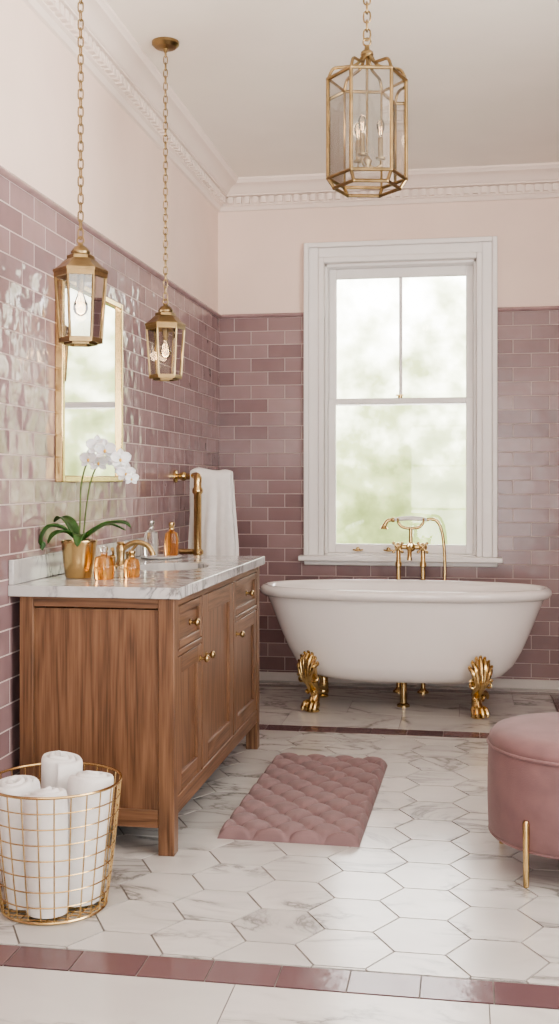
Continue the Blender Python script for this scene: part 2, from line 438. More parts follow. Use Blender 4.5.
p.box((WX0, YB, WZ0), (WX0+0.018, YB+0.2, WZ1)).box((WX1-0.018, YB, WZ0), (WX1, YB+0.2, WZ1)).box((WX0, YB, WZ1-0.018), (WX1, YB+0.2, WZ1)).box((WX0, YB, WZ0-.01), (WX1, YB+0.2, WZ0+0.012))
p.done('jamb', M['white'], w, bevel=0.003)
def sash(name, z0, z1, y, st=0.045, rt=0.05, rb=0.05, munt=False):
    a, b2 = WX0+0.018, WX1-0.018
    p = Part().box((a, y, z0), (a+st, y+0.04, z1)).box((b2-st, y, z0), (b2, y+0.04, z1)).box((a+st, y, z1-rt), (b2-st, y+0.04, z1)).box((a+st, y, z0), (b2-st, y+0.04, z0+rb))
    if munt: c = (a+b2)/2; p.box((c-0.010, y+0.008, z0+rb), (c+0.010, y+0.034, z1-rt))
    p.done(name, M['white'], w, bevel=0.004)
    Part().box((a+st, y+0.018, z0+rb), (b2-st, y+0.022, z1-rt)).done(name+'_glass', M['pane'], w, smooth=False)
sash('upper_sash', 1.725, 2.582, YB+0.09, rt=0.06, rb=0.035, munt=True)
sash('lower_sash', WZ0+0.012, 1.765, YB+0.045, rt=0.035, rb=0.055)
p = Part()
cxw = (WX0+WX1)/2
p.cyl((cxw, YB+0.05, 1.765), (cxw, YB+0.05, 1.782), 0.014).box((cxw-0.025, YB+0.04, 1.778), (cxw+0.02, YB+0.055, 1.786))
for dx in (-0.26, -0.07):
    p.sphere((cxw+dx, YB+0.025, 0.828), 0.013).cyl((cxw+dx, YB+0.025, 0.828), (cxw+dx, YB+0.05, 0.828), 0.006).tube([(cxw+dx-0.03, YB+0.03, 0.822), (cxw+dx, YB+0.018, 0.818), (cxw+dx+0.03, YB+0.03, 0.822)], 0.005, 8, smooth=3)
p.done('sash_hardware', M['gold'], w)
w2 = empty('added_window', (0,0,0))  # unseen side window, added so daylight fills the foreground
p = Part()
for a, b2 in (((XR-0.05, RY0-0.1, RZ0-0.06), (XR+0.05, RY0, RZ1+0.1)), ((XR-0.05, RY1, RZ0-0.06), (XR+0.05, RY1+0.1, RZ1+0.1)), ((XR-0.05, RY0, RZ1), (XR+0.05, RY1, RZ1+0.1)), ((XR-0.09, RY0-0.1, RZ0-0.06), (XR+0.05, RY1+0.1, RZ0)),
              ((XR+0.08, RY0, RZ0), (XR+0.12, RY0+0.05, RZ1)), ((XR+0.08, RY1-0.05, RZ0), (XR+0.12, RY1, RZ1)), ((XR+0.08, (RY0+RY1)/2-0.04, RZ0), (XR+0.12, (RY0+RY1)/2+0.04, RZ1)), ((XR+0.08, RY0, 1.74), (XR+0.12, RY1, 1.78))):
    p.box(a, b2)
p.done('frame', M['white'], w2, bevel=0.004)
d1 = empty('added_door', (0,0,0))  # unseen glazed doors behind the camera, added to let in fill light
p = Part()
mx = (DX0+DX1)/2
for a, b2 in ((DX0+.002, DX0+0.1), (mx-0.1, mx+0.1), (DX1-0.1, DX1-.002)):
    p.box((a, YF-0.08, 0), (b2, YF-0.03, DZ-.002))
for a, b2 in ((DX0+.1, mx-.1), (mx+.1, DX1-.1)):
    p.box((a, YF-0.08, 0), (b2, YF-0.03, 0.2)).box((a, YF-0.08, DZ-0.1), (b2, YF-0.03, DZ-.002))
    for z in (0.85, 1.45, 2.0): p.box((a, YF-0.07, z), (b2, YF-0.04, z+0.025))
p.done('leaves', M['white'], d1, bevel=0.004)

# ------------------------------------------------------------------ vanity
v = empty('vanity_cabinet', (0, 0, 0))
VY0, VY1, VX, VT = 3.548, 5.085, 0.590, 0.858
XB = TH + 0.034
pz = Part()
pz.box((VX-0.055, VY0, 0.0), (VX, VY0+0.055, VT)).box((VX-0.055, VY1-0.055, 0.0), (VX, VY1, VT))
pz.box((XB, VY0, 0.0), (XB+0.05, VY0+0.055, VT)).box((XB, VY1-0.055, 0.0), (XB+0.05, VY1, VT))
for yy in (3.955, 4.515): pz.box((VX-0.04, yy, 0.185), (VX-0.002, yy+0.03, VT-0.03))
pz.done('posts', M['woodZ'], v, bevel=0.003)
Part().box((XB+0.05, VY0+0.012, 0.10), (VX-0.055, VY0+0.03, VT-0.04)).box((XB+0.05, VY1-0.03, 0.10), (VX-0.055, VY1-0.012, VT-0.04)).done('side_panels', M['woodZ'], v, smooth=False)
px = Part().box((XB+0.05, VY0+0.004, 0.09), (VX-0.055, VY0+0.04, 0.15)).box((XB+0.05, VY0+0.004, VT-0.035), (VX-0.055, VY0+0.04, VT)).box((XB+0.05, VY1-0.04, 0.09), (VX-0.055, VY1-0.004, 0.15)).box((XB+0.05, VY1-0.04, VT-0.05), (VX-0.055, VY1-0.004, VT))
px.done('side_rails', M['woodX'], v, bevel=0.003)
py = Part().box((VX-0.04, VY0+0.055, VT-0.03), (VX-0.002, VY1-0.055, VT)).box((VX-0.04, VY0+0.055, 0.125), (VX-0.002, VY1-0.055, 0.185))
py.box((VX-0.04, VY0+0.055, 0.655), (VX-0.002, 3.955, 0.675)).box((VX-0.04, 4.545, 0.655), (VX-0.002, VY1-0.055, 0.675))
py.done('front_rails', M['woodY'], v, bevel=0.003)
Part().box((XB+0.05, VY0+0.03, 0.13), (VX-0.045, VY1-0.03, 0.15)).box((VX-0.045, VY0+0.05, 0.15), (VX-0.04, VY1-0.05, VT)).done('carcass', M['dark'], v, smooth=False)
def shaker(nm, ya, yb, za, zb, fw, horiz=False):
    gp = 0.0035; ya += gp; yb -= gp; za += gp; zb -= gp; xo = VX-0.004; xi = VX-0.03
    Part().box((xi, ya, za), (xo, ya+fw, zb)).box((xi, yb-fw, za), (xo, yb, zb)).done(nm+'_stiles', M['woodZ'], v, bevel=0.002)
    Part().box((xi, ya+fw, za), (xo, yb-fw, za+fw)).box((xi, ya+fw, zb-fw), (xo, yb-fw, zb)).done(nm+'_rails', M['woodY'], v, bevel=0.002)
    Part().box((xi, ya+fw, za+fw), (xo-0.012, yb-fw, zb-fw)).done(nm+'_panel', M['woodY' if horiz else 'woodZ'], v, smooth=False)
shaker('drawer_1', VY0+0.055, 3.955, 0.675, 0.828, 0.028, True)
shaker('cabinet_door_1', VY0+0.055, 3.955, 0.185, 0.655, 0.058)
shaker('cabinet_door_2', 3.985, 4.515, 0.185, 0.828, 0.07)
shaker('drawer_2', 4.545, VY1-0.055, 0.675, 0.828, 0.028, True)
shaker('cabinet_door_3', 4.545, VY1-0.055, 0.185, 0.655, 0.058)
p = Part()
for yy, zz in ((3.780, 0.752), (3.925, 0.60), (4.02, 0.60), (4.79, 0.752), (4.575, 0.60)):
    p.cyl((VX-0.006, yy, zz), (VX+0.014, yy, zz), 0.006); p.cyl((VX-0.006, yy, zz), (VX-0.001, yy, zz), 0.012); p.sphere((VX+0.022, yy, zz), 0.014, sx=0.75)
p.done('knobs', M['brass'], v)
CX0, CX1, CY0, CY1, CZ = TH+0.001, 0.612, 3.530, 5.108, 0.896
SX, SY, SA, SB = 0.34, 4.42, 0.155, 0.215
angs = sorted([2*pi*k/64 for k in range(64)] + [math.atan2(yy-SY, xx-SX) % (2*pi) for xx in (CX0, CX1) for yy in (CY0, CY1)])
def rectpt(a):
    dx, dy = cos(a), sin(a); t = 1e9
    if dx > 1e-9: t = min(t, (CX1-SX)/dx)
    if dx < -1e-9: t = min(t, (CX0-SX)/dx)
    if dy > 1e-9: t = min(t, (CY1-SY)/dy)
    if dy < -1e-9: t = min(t, (CY0-SY)/dy)
    return SX+dx*t, SY+dy*t
def ellpt(a, k=1.0):
    r = 1/sqrt((cos(a)/(SA*k))**2 + (sin(a)/(SB*k))**2); return SX+r*cos(a), SY+r*sin(a)
p = Part()
p.rings([[(*ellpt(a), CZ-0.038) for a in angs], [(*rectpt(a), CZ-0.038) for a in angs], [(*rectpt(a), CZ) for a in angs], [(*ellpt(a), CZ) for a in angs]], closed=True)
p.done('countertop', M['counter'], v, bevel=0.004, angle=30)
p = Part().box((CX0, CY0+.003, CZ+.0005), (CX0+0.018, CY1-.003, CZ+0.085)); p.done('marble_backsplash', M['counter'], bevel=0.003)
p = Part(); prof = [(1.03, -0.038), (1.0, -0.042), (0.97, -0.07), (0.88, -0.11), (0.68, -0.145), (0.35, -0.158), (0.08, -0.16)]
p.rings([[(*ellpt(a, k), CZ+z) for a in [2*pi*i/64 for i in range(64)]] for k, z in prof]); p.done('sink_basin', M['porc'], v)
Part().lathe([(0.022, 0), (0.022, 0.004), (0.01, 0.006), (0, 0.006)], (SX, SY, CZ-0.16)).done('drain', M['gold'], v)

f = empty('basin_faucet', (0.125, 4.42, CZ+.0005))
p = Part()
p.lathe([(0.0, 0), (0.03, 0), (0.03, 0.006), (0.02, 0.014), (0.016, 0.03), (0.019, 0.06), (0.02, 0.075), (0.014, 0.088), (0.018, 0.094), (0.014, 0.10), (0, 0.10)])
p.tube([(0, 0, 0.062), (0.035, 0, 0.088), (0.075, 0, 0.098), (0.115, 0, 0.085), (0.135, 0, 0.06), (0.138, 0, 0.045)], [0.013, 0.012, 0.011, 0.011, 0.011, 0.013], 14, smooth=5)
for sgn in (-1, 1):
    p.lathe([(0.0, 0), (0.024, 0), (0.024, 0.006), (0.013, 0.014), (0.011, 0.035), (0.015, 0.045), (0.012, 0.052), (0, 0.052)], (0, sgn*0.11, 0))
    p.tube([(0, sgn*0.11, 0.048), (0.012, sgn*0.135, 0.062), (0.018, sgn*0.165, 0.08)], [0.007, 0.006, 0.008], 10, smooth=4)
p.done('body', M['brass'], f)

# ------------------------------------------------------------------ mirror
mr = empty('wall_mirror', (TH, 0, 0))
MY0, MY1, MZ0, MZ1 = 3.965, 4.71, 1.245, 2.035; fw = 0.026
p = Part()
for a, b2 in (((0, MY0, MZ0), (0.032, MY0+fw, MZ1)), ((0, MY1-fw, MZ0), (0.032, MY1, MZ1)), ((0, MY0+fw, MZ0), (0.032, MY1-fw, MZ0+fw)), ((0, MY0+fw, MZ1-fw), (0.032, MY1-fw, MZ1))): p.box(a, b2)
p.done('frame', M['gold'], mr, bevel=0.004)
Part().box((0, MY0+fw, MZ0+fw), (0.016, MY1-fw, MZ1-fw)).done('glass', M['mirror'], mr, smooth=False)

# ------------------------------------------------------------------ chain + lanterns
def chain(p, z0, z1, L=0.034, r=0.0024, wd=0.0085):
    step = L - 2.6*r; n = max(1, int(round((z1-z0)/step))); step = (z1-z0)/n
    for i in range(n):
        zc = z0 + step*(i+0.5); h = (step + 2.6*r)/2; pts = []
        for k in range(14):
            a = 2*pi*k/14; x = wd*cos(a); z = (h-wd)*(1 if sin(a) > 0.01 else -1 if sin(a) < -0.01 else 0) + wd*sin(a)
            pts.append((x, 0, zc+z) if i % 2 == 0 else (0, x, zc+z))
        p.tube(pts, r, 6, cyclic=True)
def hexpt(R, z, k, n=6, rot=0.0):
    a = rot + 2*pi*k/n; return (R*cos(a), R*sin(a), z)
def bulb(par, c, k=1.0, w=1.0, nm='bulb', up=True):
    s = k if up else -k
    Part().lathe([(0.008*w, 0), (0.012*w, 0.012*s), (0.022*w, 0.04*s), (0.024*w, 0.055*s), (0.018*w, 0.07*s), (0.006*w, 0.078*s), (0, 0.079*s)], c, 20).done(nm, M['bulb'], par)
    Part().tube([(c[0]-0.004, c[1], c[2]+0.015*s), (c[0]-0.006*w, c[1], c[2]+0.05*s), (c[0], c[1], c[2]+0.035*s), (c[0]+0.006*w, c[1], c[2]+0.05*s), (c[0]+0.004, c[1], c[2]+0.015*s)], 0.0011, 5).done(nm+'_filament', M['fil'], par)
def pendant(name, x, y, zb):
    e = empty(name, (x, y, zb)); p = Part(); rot = radians(20)
    Rb, Rt, hb, ht = 0.066, 0.080, 0.018, 0.215; t = 0.0045
    def ring(R, z0, z1, w=0.008):
        p.rings([[hexpt(R, z0, k, rot=rot) for k in range(6)], [hexpt(R, z1, k, rot=rot) for k in range(6)], [hexpt(R-w, z1, k, rot=rot) for k in range(6)], [hexpt(R-w, z0, k, rot=rot) for k in range(6)]], closed=True)
    ring(Rb+0.004, 0, 0.016, 0.010); ring(Rt+0.005, ht-0.006, ht+0.012, 0.012); ring(Rb*0.8, -0.006, 0.002, 0.012)
    for k in range(6): p.tube([hexpt(Rb, 0.01, k, rot=rot), hexpt(Rt, ht, k, rot=rot)], t, 6)
    hr = [[hexpt(R, z, k, rot=rot) for k in range(6)] for R, z in ((0.088, ht+0.010), (0.088, ht+0.018), (0.070, ht+0.030), (0.050, ht+0.050), (0.044, ht+0.053), (0.044, ht+0.064), (0.032, ht+0.070))]
    p.rings(hr)
    p.lathe([(0.03, ht+0.068), (0.032, ht+0.076), (0.022, ht+0.090), (0.010, ht+0.098), (0.007, ht+0.106), (0, ht+0.106)], segs=20)
    p.torus((0, 0, ht+0.114), 0.011, 0.003, 'Y', 16, 6)
    p.cyl((0, 0, ht+0.01), (0, 0, ht-0.035), 0.013); p.cyl((0, 0, ht-0.035), (0, 0, ht-0.05), 0.010)
    zt = H - zb
    chain(p, ht+0.121, zt-0.035)
    p.lathe([(0, zt-0.045), (0.008, zt-0.043), (0.010, zt-0.03), (0.045, zt-0.024), (0.058, zt-0.012), (0.058, zt), (0, zt)], segs=28)
    p.done('brass_frame', M['brassdark'], e, angle=30)
    g = Part()
    for k in range(6):
        a, b2 = hexpt(Rb-0.002, 0.012, k, rot=rot), hexpt(Rb-0.002, 0.012, k+1, rot=rot); c, d = hexpt(Rt-0.002, ht, k+1, rot=rot), hexpt(Rt-0.002, ht, k, rot=rot)
        vs = [g.bm.verts.new(q) for q in (a, b2, c, d)]; g.bm.faces.new(vs)
    g.done('glass_panels', M['lglass'], e, smooth=False)
    bulb(e, (0, 0, ht-0.05), up=False)
    L = bpy.data.lights.new('lamp_glow', 'POINT'); L.energy = 0.25; L.color = (1, 0.75, 0.5); L.shadow_soft_size = 0.02
    lo = bpy.data.objects.new('lamp_glow', L); COL.objects.link(lo); lo.parent = e; lo.location = (0, 0, ht-0.10)
pendant('pendant_lantern', 0.333, 3.36, 1.69)
pendant('pendant_lantern.001', 0.285, 4.54, 1.685)

e = empty('hanging_hexagonal_lantern', (1.192, 4.0, 2.315)); rot = radians(12)
R, HH = 0.143, 0.40; p = Part(); bt = 0.0066
def hring(R, z, r=bt, n=6):
    for k in range(6):
        p.tube([hexpt(R, z, k, rot=rot), hexpt(R, z, k+1, rot=rot)], r, 8)
        p.sphere(hexpt(R, z, k, rot=rot), r*1.15, seg=8)
hring(R, 0.035); hring(R*0.84, 0.0); hring(R, HH-0.005)
for k in range(6):
    p.tube([hexpt(R, 0.035, k, rot=rot), hexpt(R, HH-0.005, k, rot=rot)], bt, 8)
    p.tube([hexpt(R*0.84, 0.0, k, rot=rot), hexpt(R, 0.035, k, rot=rot)], bt, 8)
    p.tube([hexpt(R, HH-0.005, k, rot=rot), hexpt(R*0.86, HH+0.032, k, rot=rot), hexpt(R*0.58, HH+0.040, k, rot=rot), hexpt(R*0.34, HH+0.045, k, rot=rot), hexpt(R*0.20, HH+0.060, k, rot=rot), hexpt(R*0.10, HH+0.085, k, rot=rot)], 0.0058, 8, smooth=5)
p.lathe([(0, HH+0.07), (0.018, HH+0.075), (0.024, HH+0.085), (0.022, HH+0.095), (0.010, HH+0.105), (0.008, HH+0.12), (0, HH+0.12)], segs=20)
p.torus((0, 0, HH+0.132), 0.014, 0.0035, 'Y', 18, 6)
p.cyl((0, 0, HH+0.08), (0, 0, 0.10), 0.005); p.lathe([(0, 0.065), (0.008, 0.07), (0.014, 0.085), (0.018, 0.10), (0.010, 0.115), (0, 0.12)], segs=18)
zt = H - 2.315
chain(p, HH+0.142, zt-0.035, 0.042, 0.0034, 0.0125)
p.lathe([(0, zt-0.045), (0.010, zt-0.043), (0.012, zt-0.03), (0.055, zt-0.024), (0.068, zt-0.012), (0.068, zt), (0, zt)], segs=28)
cps = []
for k in range(3):
    a = radians(15) + k*2*pi/3; c = Vector((0.050*cos(a), 0.050*sin(a), 0))
    p.tube([(0, 0, 0.095), c*0.5+Vector((0,0,0.075)), c+Vector((0,0,0.085)), c+Vector((0,0,0.105))], 0.0045, 8, smooth=4)
    p.lathe([(0, 0.102), (0.017, 0.106), (0.019, 0.112), (0.009, 0.114), (0, 0.114)], (c.x, c.y, 0), 16)
    p.cyl((c.x, c.y, 0.113), (c.x, c.y, 0.185), 0.010)
    cps.append(c)
p.done('brass_frame', M['brassdark'], e, angle=35)
for i, c in enumerate(cps): bulb(e, (c.x, c.y, 0.185), k=0.85, w=0.62, nm='candle_bulb_%d' % (i+1))
g = Part()
for k in range(6):
    vs = [g.bm.verts.new(z) for z in (hexpt(R-0.003, 0.035, k, rot=rot), hexpt(R-0.003, 0.035, k+1, rot=rot), hexpt(R-0.003, HH-.005, k+1, rot=rot), hexpt(R-0.003, HH-.005, k, rot=rot))]; g.bm.faces.new(vs)
g.done('glass_panels', M['lglass'], e, smooth=False)
L = bpy.data.lights.new('lamp_glow', 'POINT'); L.energy = 0.4; L.color = (1, 0.75, 0.5); L.shadow_soft_size = 0.03
lo = bpy.data.objects.new('lamp_glow', L); COL.objects.link(lo); lo.parent = e; lo.location = (0, 0, 0.29)

# ------------------------------------------------------------------ bathtub
TX, TY = 1.205, 6.13
t = empty('clawfoot_bathtub', (TX, TY, 0))
def sup(a, b, z, n=72, e=2.35):
    out = []
    for k in range(n):
        th = 2*pi*k/n; c, s = cos(th), sin(th)
        out.append((a*math.copysign(abs(c)**(2/e), c), b*math.copysign(abs(s)**(2/e), s), z))
    return out
prof = [(0.02, 0.01, 0.150), (0.30, 0.12, 0.152), (0.46, 0.185, 0.165), (0.545, 0.225, 0.195), (0.60, 0.25, 0.25), (0.645, 0.272, 0.33), (0.685, 0.292, 0.42), (0.72, 0.31, 0.51), (0.75, 0.325, 0.585), (0.762, 0.332, 0.612),
        (0.780, 0.348, 0.614), (0.797, 0.363, 0.626), (0.804, 0.370, 0.643), (0.799, 0.365, 0.660), (0.785, 0.352, 0.671), (0.768, 0.336, 0.672), (0.752, 0.322, 0.664), (0.742, 0.312, 0.645),
        (0.72, 0.30, 0.57), (0.68, 0.28, 0.45), (0.62, 0.25, 0.32), (0.54, 0.215, 0.235), (0.42, 0.165, 0.205), (0.2, 0.08, 0.198), (0.02, 0.01, 0.196)]
Part().rings([sup(a, b2, z) for a, b2, z in prof]).done('tub_shell', M['enamel'], t, angle=60)
def claw(nm, x, y, ang):
    P = Part()
    P.tube([(0.035, 0, 0.30), (0.062, 0, 0.255), (0.060, 0, 0.20), (0.028, 0, 0.145), (0.006, 0, 0.10), (0.015, 0, 0.06), (0.038, 0, 0.035)],
           [0.020, 0.042, 0.044, 0.032, 0.024, 0.030, 0.030], 14, smooth=5)
    for i in range(7):
        a = radians(-60 + 20*i); tipz = 0.215 + 0.105*cos(a); tipy = 0.066*sin(a)
        P.tube([(0.060, 0, 0.135), (0.092, tipy*0.40, 0.185), (0.094, tipy*0.80, 0.215+(tipz-0.215)*0.6), (0.070, tipy, tipz), (0.078, tipy*1.08, tipz+0.012)], [0.005, 0.010, 0.0125, 0.010, 0.006], 8, smooth=4)
    for s in (-1, 1):
        pts = [(0.082-0.0008*k, s*(0.046+0.024*(1-k/22)*cos(k*0.5+0.8)), 0.182+0.026*(1-k/22)*sin(k*0.5+0.8)) for k in range(21)]
        P.tube(pts, [0.0085-0.0002*k for k in range(21)], 8)
        pts = [(0.040+0.016*(1-k/16)*cos(k*0.55), s*0.026, 0.105+0.016*(1-k/16)*sin(k*0.55)) for k in range(15)]
        P.tube(pts, 0.006, 8)
    P.tube([(0.106, 0, 0.24), (0.102, 0, 0.19), (0.062, 0, 0.13), (0.032, 0, 0.09), (0.05, 0, 0.055)], [0.007, 0.011, 0.010, 0.008, 0.008], 8, smooth=4)
    P.sphere((0.025, 0, 0.034), 0.034, sx=1.1, sy=1.1, sz=0.95)
    for i, yy in enumerate((-0.033, -0.012, 0.012, 0.033)):
        P.tube([(0.02, yy*0.7, 0.055), (0.052, yy, 0.048), (0.070, yy*1.15, 0.026), (0.076, yy*1.15, 0.008)], [0.010, 0.0145, 0.0125, 0.006], 8, smooth=4)
    P.lathe([(0, 0), (0.036, 0), (0.038, 0.006), (0.03, 0.014), (0, 0.014)], (0.03, 0, 0), 20)
    o = P.done(nm, M['gold'], t, loc=(x, y, 0)); o.rotation_euler[2] = ang
claw('claw_foot_1', -0.465, -0.185, radians(244)); claw('claw_foot_2', 0.395, -0.20, radians(288))
claw('claw_foot_3', -0.465, 0.185, radians(122)); claw('claw_foot_4', 0.395, 0.20, radians(62))
Part().cyl((0, 0, 0), (0, 0, 0.16), 0.02).lathe([(0, 0), (0.035, 0), (0.035, 0.01), (0.02, 0.02), (0, 0.02)]).done('drain_pipe', M['brass'], t)

f = empty('telephone_tub_filler', (1.225, 6.545, 0)); p = Part()
for x in (-0.072, 0.072):
    p.lathe([(0, 0), (0.034, 0), (0.034, 0.008), (0.018, 0.02), (0.0135, 0.03), (0.0135, 0.74), (0.019, 0.745), (0.019, 0.765), (0.014, 0.775), (0.014, 0.845), (0, 0.845)], (x, 0, 0), 20)
    p.sphere((x, 0, 0.86), 0.026)
    p.cyl((x, 0, 0.86), (x, -0.06, 0.86), 0.008); c = (x, -0.062, 0.86)
    for a in range(4):
        aa = radians(45+90*a); q = (x+0.036*cos(aa), -0.062, 0.86+0.036*sin(aa)); p.cyl(c, q, 0.0058); p.sphere(q, 0.0095, seg=10)
    p.sphere((x, -0.07, 0.86), 0.010, seg=10)
p.cyl((-0.072, 0, 0.86), (0.072, 0, 0.86), 0.015); p.sphere((0, 0, 0.86), 0.030)
p.tube([(0, 0, 0.86), (0, -0.05, 0.872), (0, -0.11, 0.862), (0, -0.145, 0.825), (0, -0.15, 0.79)], [0.015, 0.014, 0.013, 0.013, 0.016], 14, smooth=5)
p.tube([(0, 0, 0.86), (0, 0, 0.93), (0, 0, 0.975)], [0.014, 0.011, 0.011], 12)
p.tube([(-0.075, 0, 1.005), (-0.05, 0, 0.978), (0, 0, 0.970), (0.05, 0, 0.978), (0.075, 0, 1.005)], 0.009, 10, smooth=4)
for x in (-0.075, 0.075):
    p.tube([(x, -0.018, 1.03), (x, -0.008, 1.008), (x, 0.008, 1.008), (x, 0.018, 1.03)], 0.006, 8, smooth=3)
p.sphere((-0.105, 0, 1.02), 0.015); p.tube([(-0.105, 0, 1.02), (-0.135, 0, 1.015), (-0.155, 0, 0.985), (-0.158, 0, 0.965)], [0.011, 0.011, 0.014, 0.026], 14, smooth=4)
p.tube([(0.09, 0, 1.02), (0.12, 0, 1.025), (0.155, 0, 1.012), (0.18, 0, 0.96), (0.195, 0, 0.86), (0.20, 0, 0.72), (0.19, -0.01, 0.60), (0.15, -0.012, 0.52), (0.09, 0, 0.50)], 0.0095, 10, smooth=6)
p.done('brass_body', M['gold'], f)
Part().tube([(-0.098, 0, 1.02), (-0.06, 0, 1.026), (0, 0, 1.03), (0.06, 0, 1.026), (0.095, 0, 1.02)], [0.010, 0.013, 0.014, 0.013, 0.010], 14, smooth=4).done('handset_grip', M['porc'], f)

# ------------------------------------------------------------------ towel rail + towel
tr = empty('brass_towel_rail', (0, 5.70, 0)); p = Part()
def flange(c, ax):
    d = Vector(ax)
    p.tube([Vector(c), Vector(c)+d*0.012, Vector(c)+d*0.018], [0.034, 0.034, 0.02], 20)
p.tube([(TH, 0, 1.275), (0.315, 0, 1.275)], 0.016, 16); flange((TH, 0, 1.275), (1,0,0))
p.sphere((0.06, 0, 1.275), 0.024)
p.lathe([(0, 0), (0.045, 0), (0.045, 0.01), (0.028, 0.025), (0.02, 0.04), (0.02, 0.86), (0.03, 0.87), (0.03, 0.885), (0.02, 0.895), (0.02, 1.18), (0.028, 1.19), (0.028, 1.205), (0.02, 1.22), (0.02, 1.24), (0, 1.24)], (0.160, -0.085, 0), 24)
p.tube([(0.160, -0.085, 1.235), (0.160, -0.082, 1.265), (0.145, -0.055, 1.279), (0.11, -0.015, 1.276), (0.08, 0, 1.275)], [0.02, 0.021, 0.018, 0.016, 0.016], 14, smooth=4)
p.tube([(TH, -0.085, 0.88), (0.160, -0.085, 0.88)], 0.014, 14); flange((TH, -0.085, 0.88), (1,0,0))
p.done('tube_frame', M['gold'], tr)
tw = empty('draped_bath_towel', (0, 5.70, 0))
def tf(u, v_):
    rr = 0.030
    Lf, Lb = 0.72, 0.6; arc = pi*rr; tot = Lf+arc+Lb; s = v_*tot
    if s < Lf: y = -rr; z = 1.275 - (Lf-s); k = (Lf-s)/Lf
    elif s < Lf+arc: a = (s-Lf)/rr; y = -rr*cos(a); z = 1.275 + rr*sin(a); k = 0
    else: y = rr; z = 1.275-(s-Lf-arc); k = (s-Lf-arc)/Lb
    sg = 1 if y >= 0 else -1
    kk = min(1, k*3)
    wv = sin(u*15.0+0.8 + 1.2*k) + 0.5*sin(u*27+2*k)
    y += sg*(0.008*k) + sg*kk*0.009*wv
    x = 0.108 + 0.215*u + 0.02*kk*(u-0.1) + 0.008*sin(k*7+u*3)*kk
    z += 0.008*sin(u*6+1)*(1-kk) - 0.018*(max(0, u-0.75)/0.25)**2*(1-kk) - 0.012*(max(0, 0.2-u)/0.2)**2*(1-kk)
    return (x, y, z)
Part().grid(tf, 48, 90).done('cloth', M['towel'], tw, solid=0.020, bevel=0.006, angle=80)

# ------------------------------------------------------------------ wire basket with rolled towels
bk = empty('wire_towel_basket', (0.352, 3.085, 0)); p = Part()
RB, RT, BH = 0.150, 0.195, 0.37; nw = 26
def rad(z): return RB + (RT-RB)*(z/BH)**0.8
for k in range(nw):
    a = 2*pi*k/nw
    p.tube([(rad(z)*cos(a), rad(z)*sin(a), z) for z in [0.006+i*(BH-0.006)/6 for i in range(7)]], 0.0021, 6)
for i in range(9):
    z = 0.006 + i*(BH-0.006)/8; p.torus((0, 0, z), rad(z), 0.0021 if 0 < i < 8 else 0.0040, 'Z', 48, 6)
for k in range(-5, 6):
    c = k*0.026; hh = sqrt(max(0, RB**2-c*c)); p.tube([(c, -hh, 0.006), (c, hh, 0.006)], 0.0022, 6); p.tube([(-hh, c, 0.006), (hh, c, 0.006)], 0.0022, 6)
p.done('wire_frame', M['gold'], bk)
tb = empty('rolled_towels', (0.352, 3.085, 0))
def roll(nm, bx, by, tx, ty, z0, h, R=0.069, seed=0):
    th = 0.0190; turns = (R-th*0.6)/ (th*1.12) ; n = int(turns*30); rings = []
    for i in range(n+1):
        a = seed + 2*pi*turns*i/n; r = R - th/2 - (turns*i/n)*th*1.04
        r = max(r, 0.004)
        top = h + 0.006*sin(a*1.0+seed) + 0.014*(i/n); w2 = th*0.53
        loop = []
        prof = [(-w2, 0.006), (w2, 0.006)] + [(w2, h*j/5) for j in range(1, 5)] + [(w2, top-0.014), (w2*0.85, top-0.006), (w2*.5, top-0.001), (0, top+0.001), (-w2*0.5, top-0.001), (-w2*0.85, top-0.006), (-w2, top-0.014)] + [(-w2, h*j/5) for j in range(4, 0, -1)]
        for o, z in prof:
            rr = r + o; k = z/h
            bul = 1 + 0.06*noise.noise(Vector((cos(a)*1.2+seed, sin(a)*1.2, z*9))) + 0.05*k
            loop.append(((rr*bul*cos(a)) + bx + (tx-bx)*k, (rr*bul*sin(a)) + by + (ty-by)*k, z0+z))
        rings.append(loop)
    Part().rings(rings).done(nm, M['towel'], tb, angle=80)
roll('towel_roll_1', -0.070, -0.035, -0.105, -0.050, 0.010, 0.360, seed=0.5)
roll('towel_roll_2', 0.014, -0.080, 0.018, -0.105, 0.010, 0.352, 0.068, seed=2.1)
roll('towel_roll_3', 0.070, 0.022, 0.108, 0.030, 0.010, 0.370, seed=3.6)
roll('towel_roll_4', -0.018, 0.078, -0.020, 0.098, 0.010, 0.400, seed=5.0)

# ------------------------------------------------------------------ tufted bath mat
mt = empty('tufted_bath_mat', (0.948, 4.30, 0), radians(-1.0)); MW, ML = 0.50, 1.10
nc, nr = 8, 14
def mf(u, v_):
    x, y = (u-0.5)*MW, (v_-0.5)*ML
    a, b2 = u*nc, v_*nr
    s1_, s2_ = abs(sin(pi*(a+b2)*0.5)), abs(sin(pi*(a-b2)*0.5))
    dimp = math.exp(-((1-cos(pi*(a+b2)))+(1-cos(pi*(a-b2))))*1.8)
    h = 0.029 + 0.013*(min(s1_, s2_)**0.5) - 0.022*dimp
    e = min(u*MW, (1-u)*MW, v_*ML, (1-v_)*ML)
    h *= min(1, (e/0.018))**0.42 if e > 0 else 0
    h = max(h, 0.0005)
    return (x, y, h)
Part().grid(mf, 150, 300).done('cushion', M['mat'], mt, angle=180)
p = Part()
for i in range(0, nc+1):
    for j in range(0, nr+1):
        if (i+j) % 2 == 0 and 0 < i < nc and 0 < j < nr:
            p.sphere(((i/nc-0.5)*MW, (j/nr-0.5)*ML, 0.010), 0.0085, sz=0.6, seg=10)
p.done('buttons', M['velvet'], mt)

